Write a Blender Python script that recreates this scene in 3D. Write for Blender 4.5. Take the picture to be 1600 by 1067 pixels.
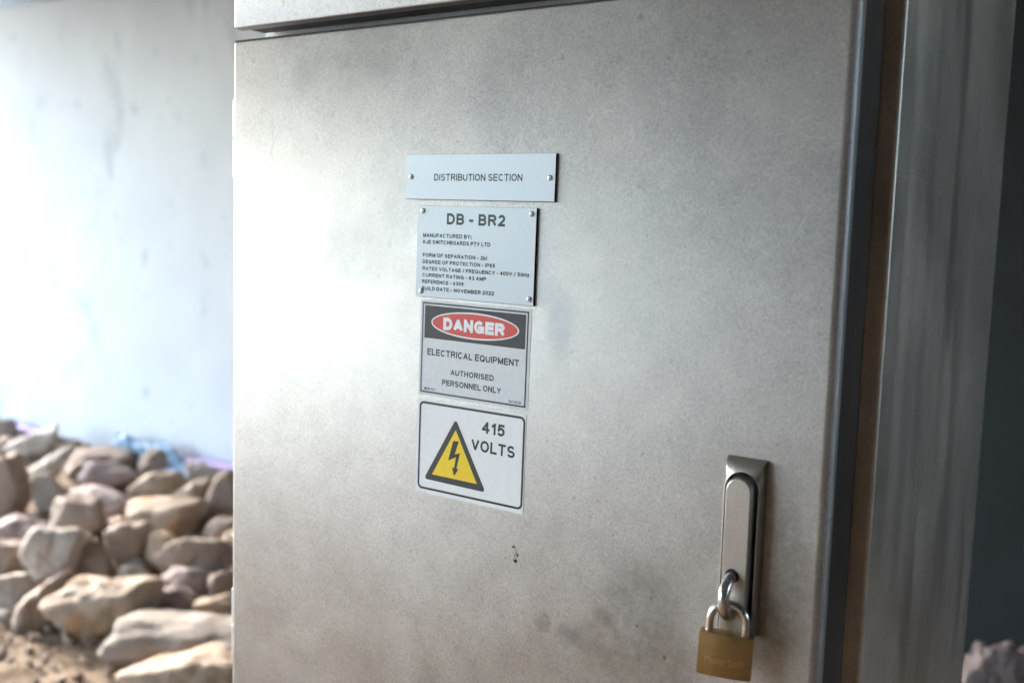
import bpy, bmesh, math, random, os
import numpy as np
from mathutils import Vector, Matrix

for _o in list(bpy.data.objects):
    bpy.data.objects.remove(_o)
scene = bpy.context.scene
COL = scene.collection

# ------------------------------------------------------------------ camera
ZP = 1.3969                      # height of the plates' centre line above the ground
CAM = Vector((0.5623, -0.7594, 1.35))
Rr = ((0.8226, 0.5677, 0.0312), (0.0853, -0.0690, -0.9940), (-0.5621, 0.8203, -0.1052))
cam_d = bpy.data.cameras.new("camera")
cam = bpy.data.objects.new("camera", cam_d)
COL.objects.link(cam)
m = Matrix(((Rr[0][0], -Rr[1][0], -Rr[2][0], CAM.x),
            (Rr[0][1], -Rr[1][1], -Rr[2][1], CAM.y),
            (Rr[0][2], -Rr[1][2], -Rr[2][2], CAM.z), (0, 0, 0, 1)))
cam.matrix_world = m
cam_d.lens = 36.64
cam_d.sensor_width = 36.0
cam_d.clip_start = 0.02
cam_d.clip_end = 2000
cam_d.dof.use_dof = True
cam_d.dof.focus_distance = 0.93
cam_d.dof.aperture_fstop = 4.3
scene.camera = cam

# ------------------------------------------------------------------ light
SUN_EL, SUN_AZ = math.radians(24), math.radians(172)   # azimuth: where the sun stands, from +X counterclockwise
w = bpy.data.worlds.new("World")
scene.world = w
w.use_nodes = True
nt = w.node_tree
bg = nt.nodes["Background"]
sky = nt.nodes.new("ShaderNodeTexSky")
sky.sky_type = 'NISHITA'
sky.sun_disc = False
sky.sun_elevation = SUN_EL
sky.sun_rotation = math.radians(90) - SUN_AZ
sky.dust_density = 1.0
sky.air_density = 1.0
nt.links.new(sky.outputs[0], bg.inputs[0])
bg.inputs[1].default_value = 0.15
sun_d = bpy.data.lights.new("sun", 'SUN')
sun_d.energy = 0.85
sun_d.angle = math.radians(14)
sun_d.color = (1.0, 0.97, 0.93)
sun = bpy.data.objects.new("sun", sun_d)
COL.objects.link(sun)
sd = Vector((math.cos(SUN_EL) * math.cos(SUN_AZ), math.cos(SUN_EL) * math.sin(SUN_AZ), math.sin(SUN_EL)))
sun.rotation_euler = sd.to_track_quat('Z', 'Y').to_euler()
sun.location = sd * 20
scene.view_settings.view_transform = 'Standard'
scene.view_settings.look = 'None'
scene.view_settings.gamma = 1.0
scene.view_settings.exposure = 4.25
scene.render.engine = 'CYCLES'
scene.cycles.use_denoising = True
scene.cycles.max_bounces = 10
scene.cycles.diffuse_bounces = 6
scene.cycles.sample_clamp_indirect = 4.0

# ------------------------------------------------------------------ helpers
def tag(o, label=None, cat=None, group=None, kind=None):
    if label: o['label'] = label
    if cat: o['category'] = cat
    if group: o['group'] = group
    if kind: o['kind'] = kind
    return o

def empty(name, loc=(0, 0, 0)):
    o = bpy.data.objects.new(name, None)
    o.empty_display_size = 0.05
    COL.objects.link(o)
    o.location = loc
    return o

def obj(name, bm, mat, parent=None, smooth=False, auto=None):
    """link a bmesh given in world coordinates as one mesh object with its origin at its base centre"""
    me = bpy.data.meshes.new(name)
    vs = [v.co for v in bm.verts]
    lo = Vector((min(v.x for v in vs), min(v.y for v in vs), min(v.z for v in vs)))
    hi = Vector((max(v.x for v in vs), max(v.y for v in vs), max(v.z for v in vs)))
    o0 = Vector(((lo.x + hi.x) / 2, (lo.y + hi.y) / 2, lo.z))
    bmesh.ops.translate(bm, verts=bm.verts, vec=-o0)
    bmesh.ops.recalc_face_normals(bm, faces=bm.faces)
    bm.to_mesh(me)
    bm.free()
    if smooth:
        for p in me.polygons: p.use_smooth = True
        if auto is not None:
            try: me.set_sharp_from_angle(angle=math.radians(auto))
            except Exception: pass
    for mm in (mat if isinstance(mat, (list, tuple)) else [mat]):
        me.materials.append(mm)
    o = bpy.data.objects.new(name, me)
    COL.objects.link(o)
    if parent is not None:
        o.parent = parent
        pl = Vector(parent.location)
        if parent.parent is not None: pl = pl + Vector(parent.parent.location)
        o.location = o0 - pl
        # parents here are never rotated while they are built
    else:
        o.location = o0
    return o

def add_box(bm, a, b, bev=0.0, seg=2, only=None):
    """box from corner a to corner b; bev rounds its edges (only: a test on an edge's midpoint and direction)"""
    x0, y0, z0 = a; x1, y1, z1 = b
    vs = [bm.verts.new((x, y, z)) for x in (x0, x1) for y in (y0, y1) for z in (z0, z1)]
    f = [(0, 1, 3, 2), (4, 6, 7, 5), (0, 4, 5, 1), (2, 3, 7, 6), (0, 2, 6, 4), (1, 5, 7, 3)]
    fs = [bm.faces.new([vs[i] for i in q]) for q in f]
    if bev:
        es = {e for q in fs for e in q.edges}
        if only: es = [e for e in es if only((e.verts[0].co + e.verts[1].co) / 2, (e.verts[0].co - e.verts[1].co).normalized())]
        bmesh.ops.bevel(bm, geom=list(es), offset=bev, segments=seg, affect='EDGES', profile=0.5)
    return bm

def box(a, b, bev=0.0, seg=2, only=None):
    return add_box(bmesh.new(), a, b, bev, seg, only)

def add_tube(bm, pts, r, n=16, caps=True):
    pts = [Vector(p) for p in pts]
    rings = []
    up = None
    for i, p in enumerate(pts):
        t = (pts[min(i + 1, len(pts) - 1)] - pts[max(i - 1, 0)]).normalized()
        if up is None:
            up = t.cross(Vector((0, 0, 1)))
            if up.length < 1e-3: up = t.cross(Vector((1, 0, 0)))
        up = (up - t * up.dot(t)).normalized()
        s = t.cross(up)
        rr = r[i] if isinstance(r, (list, tuple)) else r
        rings.append([bm.verts.new(p + (up * math.cos(2 * math.pi * k / n) + s * math.sin(2 * math.pi * k / n)) * rr) for k in range(n)])
    for a, b in zip(rings, rings[1:]):
        for k in range(n):
            bm.faces.new((a[k], a[(k + 1) % n], b[(k + 1) % n], b[k]))
    if caps:
        bm.faces.new(rings[0][::-1]); bm.faces.new(rings[-1])
    return bm

def loft(bm, loops, cap0=True, cap1=True):
    L = [[bm.verts.new(p) for p in lp] for lp in loops]
    n = len(L[0])
    for a, b in zip(L, L[1:]):
        for k in range(n):
            bm.faces.new((a[k], a[(k + 1) % n], b[(k + 1) % n], b[k]))
    if cap0: bm.faces.new(L[0][::-1])
    if cap1: bm.faces.new(L[-1])
    return bm

# plate plane: (x, z) with z from the plates' centre line; y is the height in front of the door face
def P(x, z, y=0.0): return (x, y, z + ZP)

def poly_xz(bm, pts, y):
    vs = [bm.verts.new(P(x, z, y)) for x, z in pts]
    return bm.faces.new(vs)

def ring_xz(bm, outer, inner, y):
    a = [bm.verts.new(P(x, z, y)) for x, z in outer]
    b = [bm.verts.new(P(x, z, y)) for x, z in inner]
    n = len(a)
    for k in range(n):
        bm.faces.new((a[k], a[(k + 1) % n], b[(k + 1) % n], b[k]))

def rrect(x0, z0, x1, z1, r, n=8, rot=0.0):
    out = []
    for cx, cz, a0 in ((x1 - r, z1 - r, 0), (x0 + r, z1 - r, 90), (x0 + r, z0 + r, 180), (x1 - r, z0 + r, 270)):
        for k in range(n + 1):
            a = math.radians(a0 + 90 * k / n)
            out.append((cx + r * math.cos(a), cz + r * math.sin(a)))
    if rot:
        mx, mz = (x0 + x1) / 2, (z0 + z1) / 2
        c, s = math.cos(rot), math.sin(rot)
        out = [(mx + (x - mx) * c - (z - mz) * s, mz + (x - mx) * s + (z - mz) * c) for x, z in out]
    return out

def ellipse(cx, cz, rx, rz, n=64, rot=0.0):
    c, s = math.cos(rot), math.sin(rot)
    return [(cx + rx * math.cos(t) * c - rz * math.sin(t) * s, cz + rx * math.cos(t) * s + rz * math.sin(t) * c)
            for t in (2 * math.pi * k / n for k in range(n))]

def rounded_poly(pts, r, n=6):
    out = []
    N = len(pts)
    for i in range(N):
        p0, p1, p2 = Vector(pts[i - 1]), Vector(pts[i]), Vector(pts[(i + 1) % N])
        a, b = (p0 - p1).normalized(), (p2 - p1).normalized()
        half = a.angle(b) / 2
        c = p1 + (a + b).normalized() * (r / math.sin(half))
        t0 = p1 + a * (r / math.tan(half)); t1 = p1 + b * (r / math.tan(half))
        a0 = math.atan2(*(t0 - c).yx); a1 = math.atan2(*(t1 - c).yx)
        d = (a1 - a0 + math.pi) % (2 * math.pi) - math.pi
        out += [tuple(c + Vector((math.cos(a0 + d * k / n), math.sin(a0 + d * k / n))) * r) for k in range(n + 1)]
    return out

# lettering --------------------------------------------------------
def script_letters(bm, text, left, right, top, y, bold=0.0):
    """add the words as flat glyph faces: left/right are baseline ends, top is above left (x, z pairs of the plate plane);
    bold widens every stroke by that share of the letter height"""
    cu = bpy.data.curves.new("lettering", 'FONT')
    cu.body = text
    cu.size = 1.0
    cu.resolution_u = 4
    to = bpy.data.objects.new("lettering", cu)
    COL.objects.link(to)
    dg = bpy.context.evaluated_depsgraph_get()
    me = bpy.data.meshes.new_from_object(to.evaluated_get(dg))
    bpy.data.objects.remove(to)
    bpy.data.curves.remove(cu)
    xs = [v.co.x for v in me.vertices]
    x0, x1 = min(xs), max(xs)
    wdt = math.hypot(right[0] - left[0], right[1] - left[1])
    ang = math.atan2(right[1] - left[1], right[0] - left[0])
    h = math.hypot(top[0] - left[0], top[1] - left[1])
    bx = bold * h; bz = bx * 0.45
    sx, sz = (wdt - bx) / (x1 - x0), (h - bz) / 0.682
    c, s = math.cos(ang), math.sin(ang)
    shifts = [(0, 0)] if not bold else [(0, 0), (bx, 0), (0, bz), (bx, bz), (bx / 2, bz / 2)]
    for q, (ox, oz) in enumerate(shifts):
        vs = []
        for v in me.vertices:
            u, t = (v.co.x - x0) * sx + ox, v.co.y * sz + oz
            vs.append(bm.verts.new(P(left[0] + u * c - t * s, left[1] + u * s + t * c, y - 0.000012 * q)))
        for p in me.polygons:
            try: bm.faces.new([vs[i] for i in p.vertices])
            except ValueError: pass
    bpy.data.meshes.remove(me)

def _arc(cx, cy, rx, ry, a0, a1, n=18):
    return [(cx + rx * math.cos(math.radians(a0 + (a1 - a0) * k / n)), cy + ry * math.sin(math.radians(a0 + (a1 - a0) * k / n))) for k in range(n + 1)]
_ST = [(0, 0), (0, 1)]
GLYPH = {   # letter: (width in cap heights, strokes in the unit square)
 'A': (.72, [[(0, 0), (.5, 1)], [(.5, 1), (1, 0)], [(.19, .29), (.81, .29)]]),
 'B': (.66, [_ST, [(0, 1), (.55, 1)] + _arc(.58, .76, .36, .24, 90, -90) + [(0, .52)], [(0, .52), (.6, .52)] + _arc(.62, .26, .38, .26, 90, -90) + [(0, 0)]]),
 'C': (.74, [_arc(.5, .5, .5, .5, 42, 318, 30)]),
 'D': (.70, [_ST, [(0, 1), (.42, 1)] + _arc(.42, .5, .58, .5, 90, -90) + [(0, 0)]]),
 'E': (.60, [_ST, [(0, 1), (1, 1)], [(0, .52), (.93, .52)], [(0, 0), (1, 0)]]),
 'F': (.56, [_ST, [(0, 1), (1, 1)], [(0, .50), (.88, .50)]]),
 'G': (.76, [_arc(.5, .5, .5, .5, 42, 325, 30), [(1, .06), (1, .46)], [(.56, .46), (1, .46)]]),
 'H': (.68, [_ST, [(1, 0), (1, 1)], [(0, .52), (1, .52)]]),
 'I': (.001, [[(.5, 0), (.5, 1)]]),
 'J': (.46, [[(1, 1), (1, .28)] + _arc(.5, .28, .5, .28, 0, -170)]),
 'K': (.68, [_ST, [(0, .36), (.93, 1)], [(.33, .58), (1, 0)]]),
 'L': (.54, [[(0, 1), (0, 0)], [(0, 0), (1, 0)]]),
 'M': (.80, [_ST, [(0, 1), (.5, .02)], [(.5, .02), (1, 1)], [(1, 1), (1, 0)]]),
 'N': (.68, [_ST, [(0, 1), (1, 0)], [(1, 0), (1, 1)]]),
 'O': (.78, [_arc(.5, .5, .5, .5, 0, 360, 40)]),
 'P': (.64, [_ST, [(0, 1), (.56, 1)] + _arc(.60, .73, .40, .27, 90, -90) + [(0, .46)]]),
 'Q': (.78, [_arc(.5, .5, .5, .5, 0, 360, 40), [(.60, .26), (1, -.03)]]),
 'R': (.70, [_ST, [(0, 1), (.55, 1)] + _arc(.60, .75, .38, .25, 90, -90) + [(0, .5)], [(.56, .5), (1, 0)]]),
 'S': (.66, [_arc(.49, .745, .45, .255, 22, 270, 24) + _arc(.5, .255, .5, .255, 84, -160, 24)]),
 'T': (.64, [[(0, 1), (1, 1)], [(.5, 1), (.5, 0)]]),
 'U': (.68, [[(0, 1), (0, .32)] + _arc(.5, .32, .5, .32, 180, 360) + [(1, 1)]]),
 'V': (.70, [[(0, 1), (.5, 0)], [(.5, 0), (1, 1)]]),
 'W': (1.0, [[(0, 1), (.25, 0)], [(.25, 0), (.5, 1)], [(.5, 1), (.75, 0)], [(.75, 0), (1, 1)]]),
 'Y': (.70, [[(0, 1), (.5, .44)], [(1, 1), (.5, .44)], [(.5, .44), (.5, 0)]]),
 '0': (.54, [_arc(.5, .5, .5, .5, 0, 360, 36)]),
 '1': (.26, [[(1, 0), (1, 1)], [(0, .74), (.92, .96)]]),
 '2': (.54, [_arc(.5, .71, .5, .29, 170, -38) + [(0, 0)], [(0, 0), (1, 0)]]),
 '3': (.54, [_arc(.47, .745, .45, .255, 155, -90, 22), _arc(.48, .26, .52, .26, 90, -155, 22)]),
 '4': (.56, [[(.76, 0), (.76, 1)], [(.76, 1), (0, .29)], [(0, .29), (1, .29)]]),
 '5': (.54, [[(.92, 1), (.2, 1)], [(.2, 1), (.08, .48)] , _arc(.47, .33, .53, .33, 138, -155, 24)]),
 '6': (.54, [_arc(.5, .32, .5, .32, 0, 360, 30), _arc(.56, .40, .56, .60, 55, 190, 16)]),
 '8': (.54, [_arc(.5, .755, .44, .245, 0, 360, 30), _arc(.5, .265, .5, .265, 0, 360, 30)]),
 '9': (.54, [_arc(.5, .68, .5, .32, 0, 360, 30), _arc(.44, .60, .56, .60, -125, 10, 16)]),
 'b': (.52, [_ST, _arc(.5, .33, .5, .33, 0, 360, 30)]),
 'i': (.001, [[(.5, 0), (.5, .70)], [(.5, .86), (.5, 1.02)]]),
 'z': (.44, [[(0, .70), (1, .70)], [(1, .70), (0, 0)], [(0, 0), (1, 0)]]),
 ':': (.001, [[(.5, -.08), (.5, .10)], [(.5, .55), (.5, .73)]]),
 '/': (.34, [[(0, -.06), (1, 1.06)]]),
 '-': (.26, [[(0, .38), (1, .38)]]),
 ' ': (.20, []),
}
def letters(bm, text, left, right, top, y, t=0.15, gap=0.15):
    """add the words as flat strokes of even weight: left/right are baseline ends, top is above left (x, z pairs of the
    plate plane); t is the stroke and gap the letter spacing, both in letter heights"""
    tot = sum(GLYPH[ch][0] + (0 if ch == ' ' else t) for ch in text) + gap * (len(text) - 1)
    wdt = math.hypot(right[0] - left[0], right[1] - left[1])
    ang = math.atan2(right[1] - left[1], right[0] - left[0])
    h = math.hypot(top[0] - left[0], top[1] - left[1])
    sx = wdt / tot
    c, s = math.cos(ang), math.sin(ang)
    tz = t * h; tx = t * min(max(sx, 0.85 * h), h * 1.1)
    tk = (tz + tx) / 2
    x = 0.0
    for ch in text:
        gw, strokes = GLYPH[ch]
        for q, st in enumerate(strokes):
            pts = [Vector((x * sx + t * sx / 2 + px * gw * sx, tk / 2 + pz * (h - tk))) for px, pz in st]
            closed = (pts[0] - pts[-1]).length < 1e-7
            L, R = [], []
            n = len(pts)
            for k in range(n):
                a = pts[k] - (pts[k - 1] if k else (pts[-2] if closed else pts[k] - (pts[1] - pts[0])))
                b = (pts[k + 1] if k < n - 1 else (pts[1] if closed else pts[k] + (pts[k] - pts[k - 1]))) - pts[k]
                a.normalize(); b.normalize()
                tg = (a + b).normalized()
                nn = Vector((-tg.y, tg.x)) * (tk / 2 / max(0.6, tg.dot(a)))
                e = Vector((0, 0))
                if not closed and n == 2:                  # square ends so corners close up
                    e = (b if k else -b) * (tk / 2)
                    if abs(b.x) > 0.25 and abs(b.y) > 0.25: e *= 0.35
                elif not closed and k in (0, n - 1) and abs(tg.y) < 0.05 and st[k][0] == 0:
                    e = Vector((-tk / 2, 0))
                L.append(pts[k] + nn + e); R.append(pts[k] - nn + e)
            yy_ = y - 0.000006 * q
            def V(p): return bm.verts.new(P(left[0] + p.x * c - p.y * s, left[1] + p.x * s + p.y * c, yy_))
            LV = [V(p) for p in L]; RV = [V(p) for p in R]
            for k in range(n - 1):
                bm.faces.new((LV[k], RV[k], RV[k + 1], LV[k + 1]))
        x += gw + (0 if ch == ' ' else t) + gap

# materials --------------------------------------------------------
class NT:
    def __init__(self, name):
        self.m = bpy.data.materials.new(name)
        self.m.use_nodes = True
        self.t = self.m.node_tree
        self.b = self.t.nodes["Principled BSDF"]
        self.geo = self.t.nodes.new("ShaderNodeNewGeometry")
        self.pos = self.geo.outputs['Position']
    def n(self, typ, **kw):
        nd = self.t.nodes.new(typ)
        for k, v in kw.items(): setattr(nd, k, v)
        return nd
    def link(self, a, b): self.t.links.new(a, b)
    def put(self, sock, v):
        if hasattr(v, 'is_output'): self.link(v, sock)
        else: sock.default_value = v
    def math(self, op, a, b=0.0, c=None, clamp=False):
        nd = self.n("ShaderNodeMath", operation=op, use_clamp=clamp)
        self.put(nd.inputs[0], a); self.put(nd.inputs[1], b)
        if c is not None: self.put(nd.inputs[2], c)
        return nd.outputs[0]
    def vmath(self, op, a, b):
        nd = self.n("ShaderNodeVectorMath", operation=op)
        self.put(nd.inputs[0], a); self.put(nd.inputs[1], b)
        return nd.outputs['Value'] if op in ('LENGTH', 'DOT_PRODUCT', 'DISTANCE') else nd.outputs[0]
    def noise(self, scale, detail=2.0, rough=0.5, vec=None, stretch=None, dist=0.0, color=False):
        nd = self.n("ShaderNodeTexNoise")
        nd.inputs['Scale'].default_value = scale
        nd.inputs['Detail'].default_value = detail
        nd.inputs['Roughness'].default_value = rough
        nd.inputs['Distortion'].default_value = dist
        v = vec if vec is not None else self.pos
        if stretch: v = self.vmath('MULTIPLY', v, stretch)
        self.link(v, nd.inputs['Vector'])
        return nd.outputs['Color' if color else 'Fac']
    def ramp(self, v, stops, interp='LINEAR'):
        nd = self.n("ShaderNodeValToRGB")
        nd.color_ramp.interpolation = interp
        e = nd.color_ramp.elements
        while len(e) < len(stops): e.new(0.5)
        for k, (p, c) in enumerate(stops):
            e[k].position = p
            e[k].color = (c, c, c, 1) if isinstance(c, (int, float)) else (*c, 1)
        self.link(v, nd.inputs[0])
        return nd.outputs[0]
    def rng(self, v, a, b, c, d):
        nd = self.n("ShaderNodeMapRange", interpolation_type='SMOOTHSTEP')
        self.put(nd.inputs[0], v)
        for k, q in enumerate((a, b, c, d)): nd.inputs[k + 1].default_value = q
        return nd.outputs[0]
    def mix(self, f, a, b, mode='MIX'):
        nd = self.n("ShaderNodeMix", data_type='RGBA', blend_type=mode)
        self.put(nd.inputs[0], f)
        for s, v in ((nd.inputs[6], a), (nd.inputs[7], b)):
            if hasattr(v, 'is_output'): self.link(v, s)
            else: s.default_value = (*v, 1)
        return nd.outputs[2]
    def bump(self, h, strength, dist, nrm=None):
        nd = self.n("ShaderNodeBump")
        nd.inputs['Strength'].default_value = strength
        nd.inputs['Distance'].default_value = dist
        self.link(h, nd.inputs['Height'])
        if nrm is not None: self.link(nrm, nd.inputs['Normal'])
        self.link(nd.outputs[0], self.b.inputs['Normal'])
        return nd.outputs[0]
    def set(self, **kw):
        for k, v in kw.items():
            s = self.b.inputs[k]
            if isinstance(v, tuple) and len(v) == 3: v = (*v, 1)
            self.put(s, v)
        return self.m

def plain(name, col, rough=0.5, metal=0.0, vary=0.12, vscale=60.0, bump=0.0, bscale=400.0):
    t = NT(name)
    nz = t.noise(vscale, 4, 0.6)
    dk = tuple(c * (1 - vary) for c in col); lt = tuple(min(1, c * (1 + vary)) for c in col)
    t.set(**{'Base Color': t.ramp(nz, [(0.3, dk), (0.7, lt)]), 'Roughness': rough, 'Metallic': metal})
    if bump: t.bump(t.noise(bscale, 3), bump, 0.001)
    return t.m

def steel(name, col=(0.60, 0.59, 0.57), rough=0.42, smudges=(), lines=(), specks=0.0, grain=1.0, metal=1.0, big=0.10, streak=0.0):
    t = NT(name)
    # sanded sheet: fine grain, short crossing scratches, cloudy dulling, fingermarks
    wv = t.vmath('ADD', t.pos, t.vmath('MULTIPLY', t.vmath('SUBTRACT', t.noise(6, 2, color=True), (0.5, 0.5, 0.5)), (0.02, 0.02, 0.02)))
    g1 = t.noise(900, 2, 0.6, vec=wv, stretch=(0.45, 1.0, 1.3))
    g2 = t.noise(900, 2, 0.6, vec=wv, stretch=(1.3, 1.0, 0.4))
    g3 = t.noise(380, 3, 0.7, vec=wv)
    gr = t.math('ADD', t.math('MULTIPLY', g1, 0.4), t.math('ADD', t.math('MULTIPLY', g2, 0.4), t.math('MULTIPLY', g3, 0.2)))
    mot = t.noise(5.5, 6, 0.66, dist=0.4)
    mot2 = t.noise(30, 5, 0.65)
    c = t.ramp(t.math('ADD', t.math('MULTIPLY', mot, 0.7), t.math('MULTIPLY', mot2, 0.3)),
               [(0.34, tuple(v * (1 - big) for v in col)), (0.52, col), (0.68, tuple(min(1, v * (1 + big)) for v in col))])
    gl = t.rng(gr, 0.38, 0.62, 1 - 0.17 * grain, 1 + 0.17 * grain)
    c = t.vmath('MULTIPLY', c, t.comb(gl))
    ro = t.math('ADD', t.math('MULTIPLY', t.math('SUBTRACT', gr, 0.5), 0.45 * grain), rough)
    ro = t.math('ADD', ro, t.math('MULTIPLY', t.math('SUBTRACT', mot, 0.5), 0.35))
    # hair scratches in a few directions, gathered in patches
    patch = t.rng(t.noise(6, 3, 0.6), 0.45, 0.62, 0.0, 1.0)
    scr = None
    for k, (ca, sa) in enumerate(((0.94, 0.34), (0.5, 0.87), (0.87, -0.5), (1.0, 0.05))):
        sp = t.n("ShaderNodeSeparateXYZ"); t.link(wv, sp.inputs[0])
        u = t.math('ADD', t.math('MULTIPLY', sp.outputs[0], ca), t.math('MULTIPLY', sp.outputs[2], sa))
        v = t.math('SUBTRACT', t.math('MULTIPLY', sp.outputs[2], ca), t.math('MULTIPLY', sp.outputs[0], sa))
        cb = t.n("ShaderNodeCombineXYZ")
        t.link(t.math('MULTIPLY', u, 55.0), cb.inputs[0]); t.link(t.math('MULTIPLY', v, 900.0), cb.inputs[1]); cb.inputs[2].default_value = k * 7.3
        q = t.rng(t.noise(1.0, 1, 0.5, vec=cb.outputs[0]), 0.69, 0.76, 0.0, 1.0)
        scr = q if scr is None else t.math('MAXIMUM', scr, q)
    scr = t.math('MULTIPLY', scr, t.math('ADD', t.math('MULTIPLY', patch, 0.8), 0.10))
    c = t.mix(t.math('MULTIPLY', scr, 0.45 * grain), c, tuple(min(1, v * 1.55) for v in col))
    if streak:
        s1 = t.noise(1.0, 5, 0.6, stretch=(22, 22, 1.1)); s2 = t.noise(1.0, 4, 0.65, stretch=(90, 90, 2.5))
        sk = t.rng(t.math('ADD', t.math('MULTIPLY', s1, 0.65), t.math('MULTIPLY', s2, 0.35)), 0.34, 0.66, 1 - streak, 1 + streak)
        c = t.vmath('MULTIPLY', c, t.comb(sk))
        ro = t.math('ADD', ro, t.math('MULTIPLY', t.math('SUBTRACT', s1, 0.5), 0.5))
    if smudges or lines:
        wob = t.vmath('ADD', t.pos, t.vmath('MULTIPLY', t.vmath('SUBTRACT', t.noise(55, 4, 0.65, color=True), (0.5, 0.5, 0.5)), (0.022, 0.0, 0.022)))
        brk = t.noise(90, 5, 0.75)
        for (cx, cz, rx, rz, s, tint) in smudges:
            src = wob if max(rx, rz) > 0.006 else t.vmath('ADD', t.pos, t.vmath('MULTIPLY', t.vmath('SUBTRACT', t.noise(400, 2, color=True), (0.5, 0.5, 0.5)), (0.003, 0.0, 0.003)))
            d = t.vmath('LENGTH', t.vmath('MULTIPLY', t.vmath('SUBTRACT', src, (cx, 0, cz + ZP)), (1 / rx, 0, 1 / rz)), (0, 0, 0))
            k = t.rng(d, 0.35, 1.0, s, 0.0)
            if max(rx, rz) > 0.006: k = t.math('MULTIPLY', k, t.rng(brk, 0.25, 0.7, 0.35, 1.2), clamp=True)
            c = t.mix(k, c, tint)
    if specks:
        sp = t.rng(t.noise(150, 1, 0.5), 0.70, 0.76, 0.0, specks)
        c = t.mix(sp, c, (0.12, 0.11, 0.09))
    t.set(**{'Base Color': c, 'Roughness': ro, 'Metallic': metal})
    t.bump(gr, 0.10 * grain, 0.0006)
    return t.m

def _comb(self, v):
    nd = self.n("ShaderNodeCombineXYZ")
    for k in range(3): self.put(nd.inputs[k], v)
    return nd.outputs[0]
NT.comb = _comb

# ------------------------------------------------------------------ materials
DK = (0.20, 0.21, 0.21); BR = (0.165, 0.14, 0.105); BLK = (0.015, 0.014, 0.016)
M_door = steel("door_steel", (0.445, 0.425, 0.405), 0.57, smudges=[
    (-0.2690, -0.0520, 0.010, 0.015, 0.4, DK), (-0.2672, 0.015, 0.0012, 0.075, 0.5, DK), (-0.2668, -0.036, 0.0016, 0.02, 0.4, DK),
    (0.0925, -0.128, 0.019, 0.042, 0.5, (0.25, 0.265, 0.285)), (0.079, -0.100, 0.016, 0.022, 0.3, (0.25, 0.265, 0.285)),
    (-0.282, -0.139, 0.020, 0.020, 0.16, DK), (-0.308, -0.165, 0.020, 0.028, 0.22, DK), (-0.260, -0.161, 0.018, 0.018, 0.2, DK),
    (-0.250, -0.190, 0.018, 0.03, 0.15, DK), (-0.150, -0.070, 0.060, 0.055, 0.26, DK), (-0.178, -0.09, 0.04, 0.05, 0.10, DK),
    (-0.09, -0.03, 0.030, 0.05, 0.24, DK), (0.105, 0.105, 0.05, 0.06, 0.10, DK), (-0.17, 0.10, 0.10, 0.03, 0.12, DK),
    (0.1515, -0.397, 0.050, 0.034, 0.38, BR), (0.180, -0.352, 0.055, 0.048, 0.42, (0.17, 0.165, 0.155)), (0.205, -0.395, 0.042, 0.042, 0.45, (0.17, 0.15, 0.115)),
    (0.145, -0.371, 0.013, 0.011, 0.42, BR), (0.112, -0.398, 0.020, 0.012, 0.55, DK), (0.085, -0.392, 0.011, 0.014, 0.42, BR),
    (0.2045, -0.3925, 0.0022, 0.0026, 0.75, BR), (0.178, -0.372, 0.0016, 0.0018, 0.7, BR), (0.19, -0.345, 0.0016, 0.0016, 0.7, BR),
    (0.255, -0.24, 0.05, 0.06, 0.14, BR), (0.295, -0.32, 0.035, 0.11, 0.5, BR),
    (0.0532, -0.3425, 0.0026, 0.0026, 1.0, BLK), (0.0552, -0.3365, 0.0014, 0.0026, 0.95, BLK), (0.0521, -0.3345, 0.0026, 0.0085, 0.6, (0.16, 0.15, 0.11)),
    (0.0508, -0.3295, 0.0018, 0.0018, 0.85, BLK), (-0.1145, -0.118, 0.0016, 0.0014, 0.55, DK), (-0.112, -0.124, 0.002, 0.0008, 0.5, DK),
    (0.205, -0.055, 0.0009, 0.0009, 0.8, BLK), (-0.128, -0.036, 0.0012, 0.0012, 0.55, DK), (-0.095, -0.042, 0.0013, 0.0012, 0.55, DK),
    (-0.104, -0.063, 0.003, 0.006, 0.30, DK), (-0.142, -0.072, 0.0015, 0.0015, 0.5, DK), (0.016, -0.36, 0.0008, 0.0008, 0.6, BLK)],
    specks=0.3, big=0.2)
M_steel = steel("sheet_steel", (0.40, 0.40, 0.405), 0.52, smudges=[(-0.252, 0.176, 0.0022, 0.006, 0.5, DK), (-0.235, 0.163, 0.004, 0.003, 0.3, DK)], big=0.14, specks=0.3)
M_side = steel("side_steel", (0.56, 0.50, 0.43), 0.47, big=0.2, grain=0.9, metal=0.75, streak=0.10)
M_collar = steel("shaded_collar_steel", (0.070, 0.060, 0.051), 0.6, big=0.3, grain=0.7, metal=0.25, streak=0.3)  # shade of the recess and brown ground reflection put into the colour
M_cast = steel("cast_steel", (0.42, 0.40, 0.375), 0.46, grain=0.35, big=0.06)
M_lever = steel("lever_steel", (0.40, 0.38, 0.355), 0.42, grain=0.4, big=0.05)
M_chrome = steel("bright_steel", (0.62, 0.62, 0.62), 0.20, grain=0.15, big=0.05)
M_black = plain("black_core", (0.012, 0.012, 0.012), 0.5)
M_gap = plain("rubber_gasket", (0.012, 0.012, 0.012), 0.7)
M_plate = plain("engraving_laminate", (0.53, 0.585, 0.635), 0.42, 0.15, 0.03, 900)
M_ink = plain("engraved_ink", (0.010, 0.016, 0.018), 0.6)
M_bigink = plain("engraved_heading", (0.050, 0.072, 0.072), 0.6)
M_prblack = plain("printed_black", (0.030, 0.030, 0.032), 0.55, vary=0.3, vscale=500)
M_prdark = plain("printed_text", (0.012, 0.014, 0.017), 0.55)
M_red = plain("printed_red", (0.66, 0.060, 0.045), 0.5, vary=0.06, vscale=600)
M_yellow = plain("printed_yellow", (0.92, 0.65, 0.004), 0.5, vary=0.05)
M_white = plain("vinyl_white", (0.84, 0.865, 0.90), 0.45, vary=0.03, vscale=150)
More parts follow.
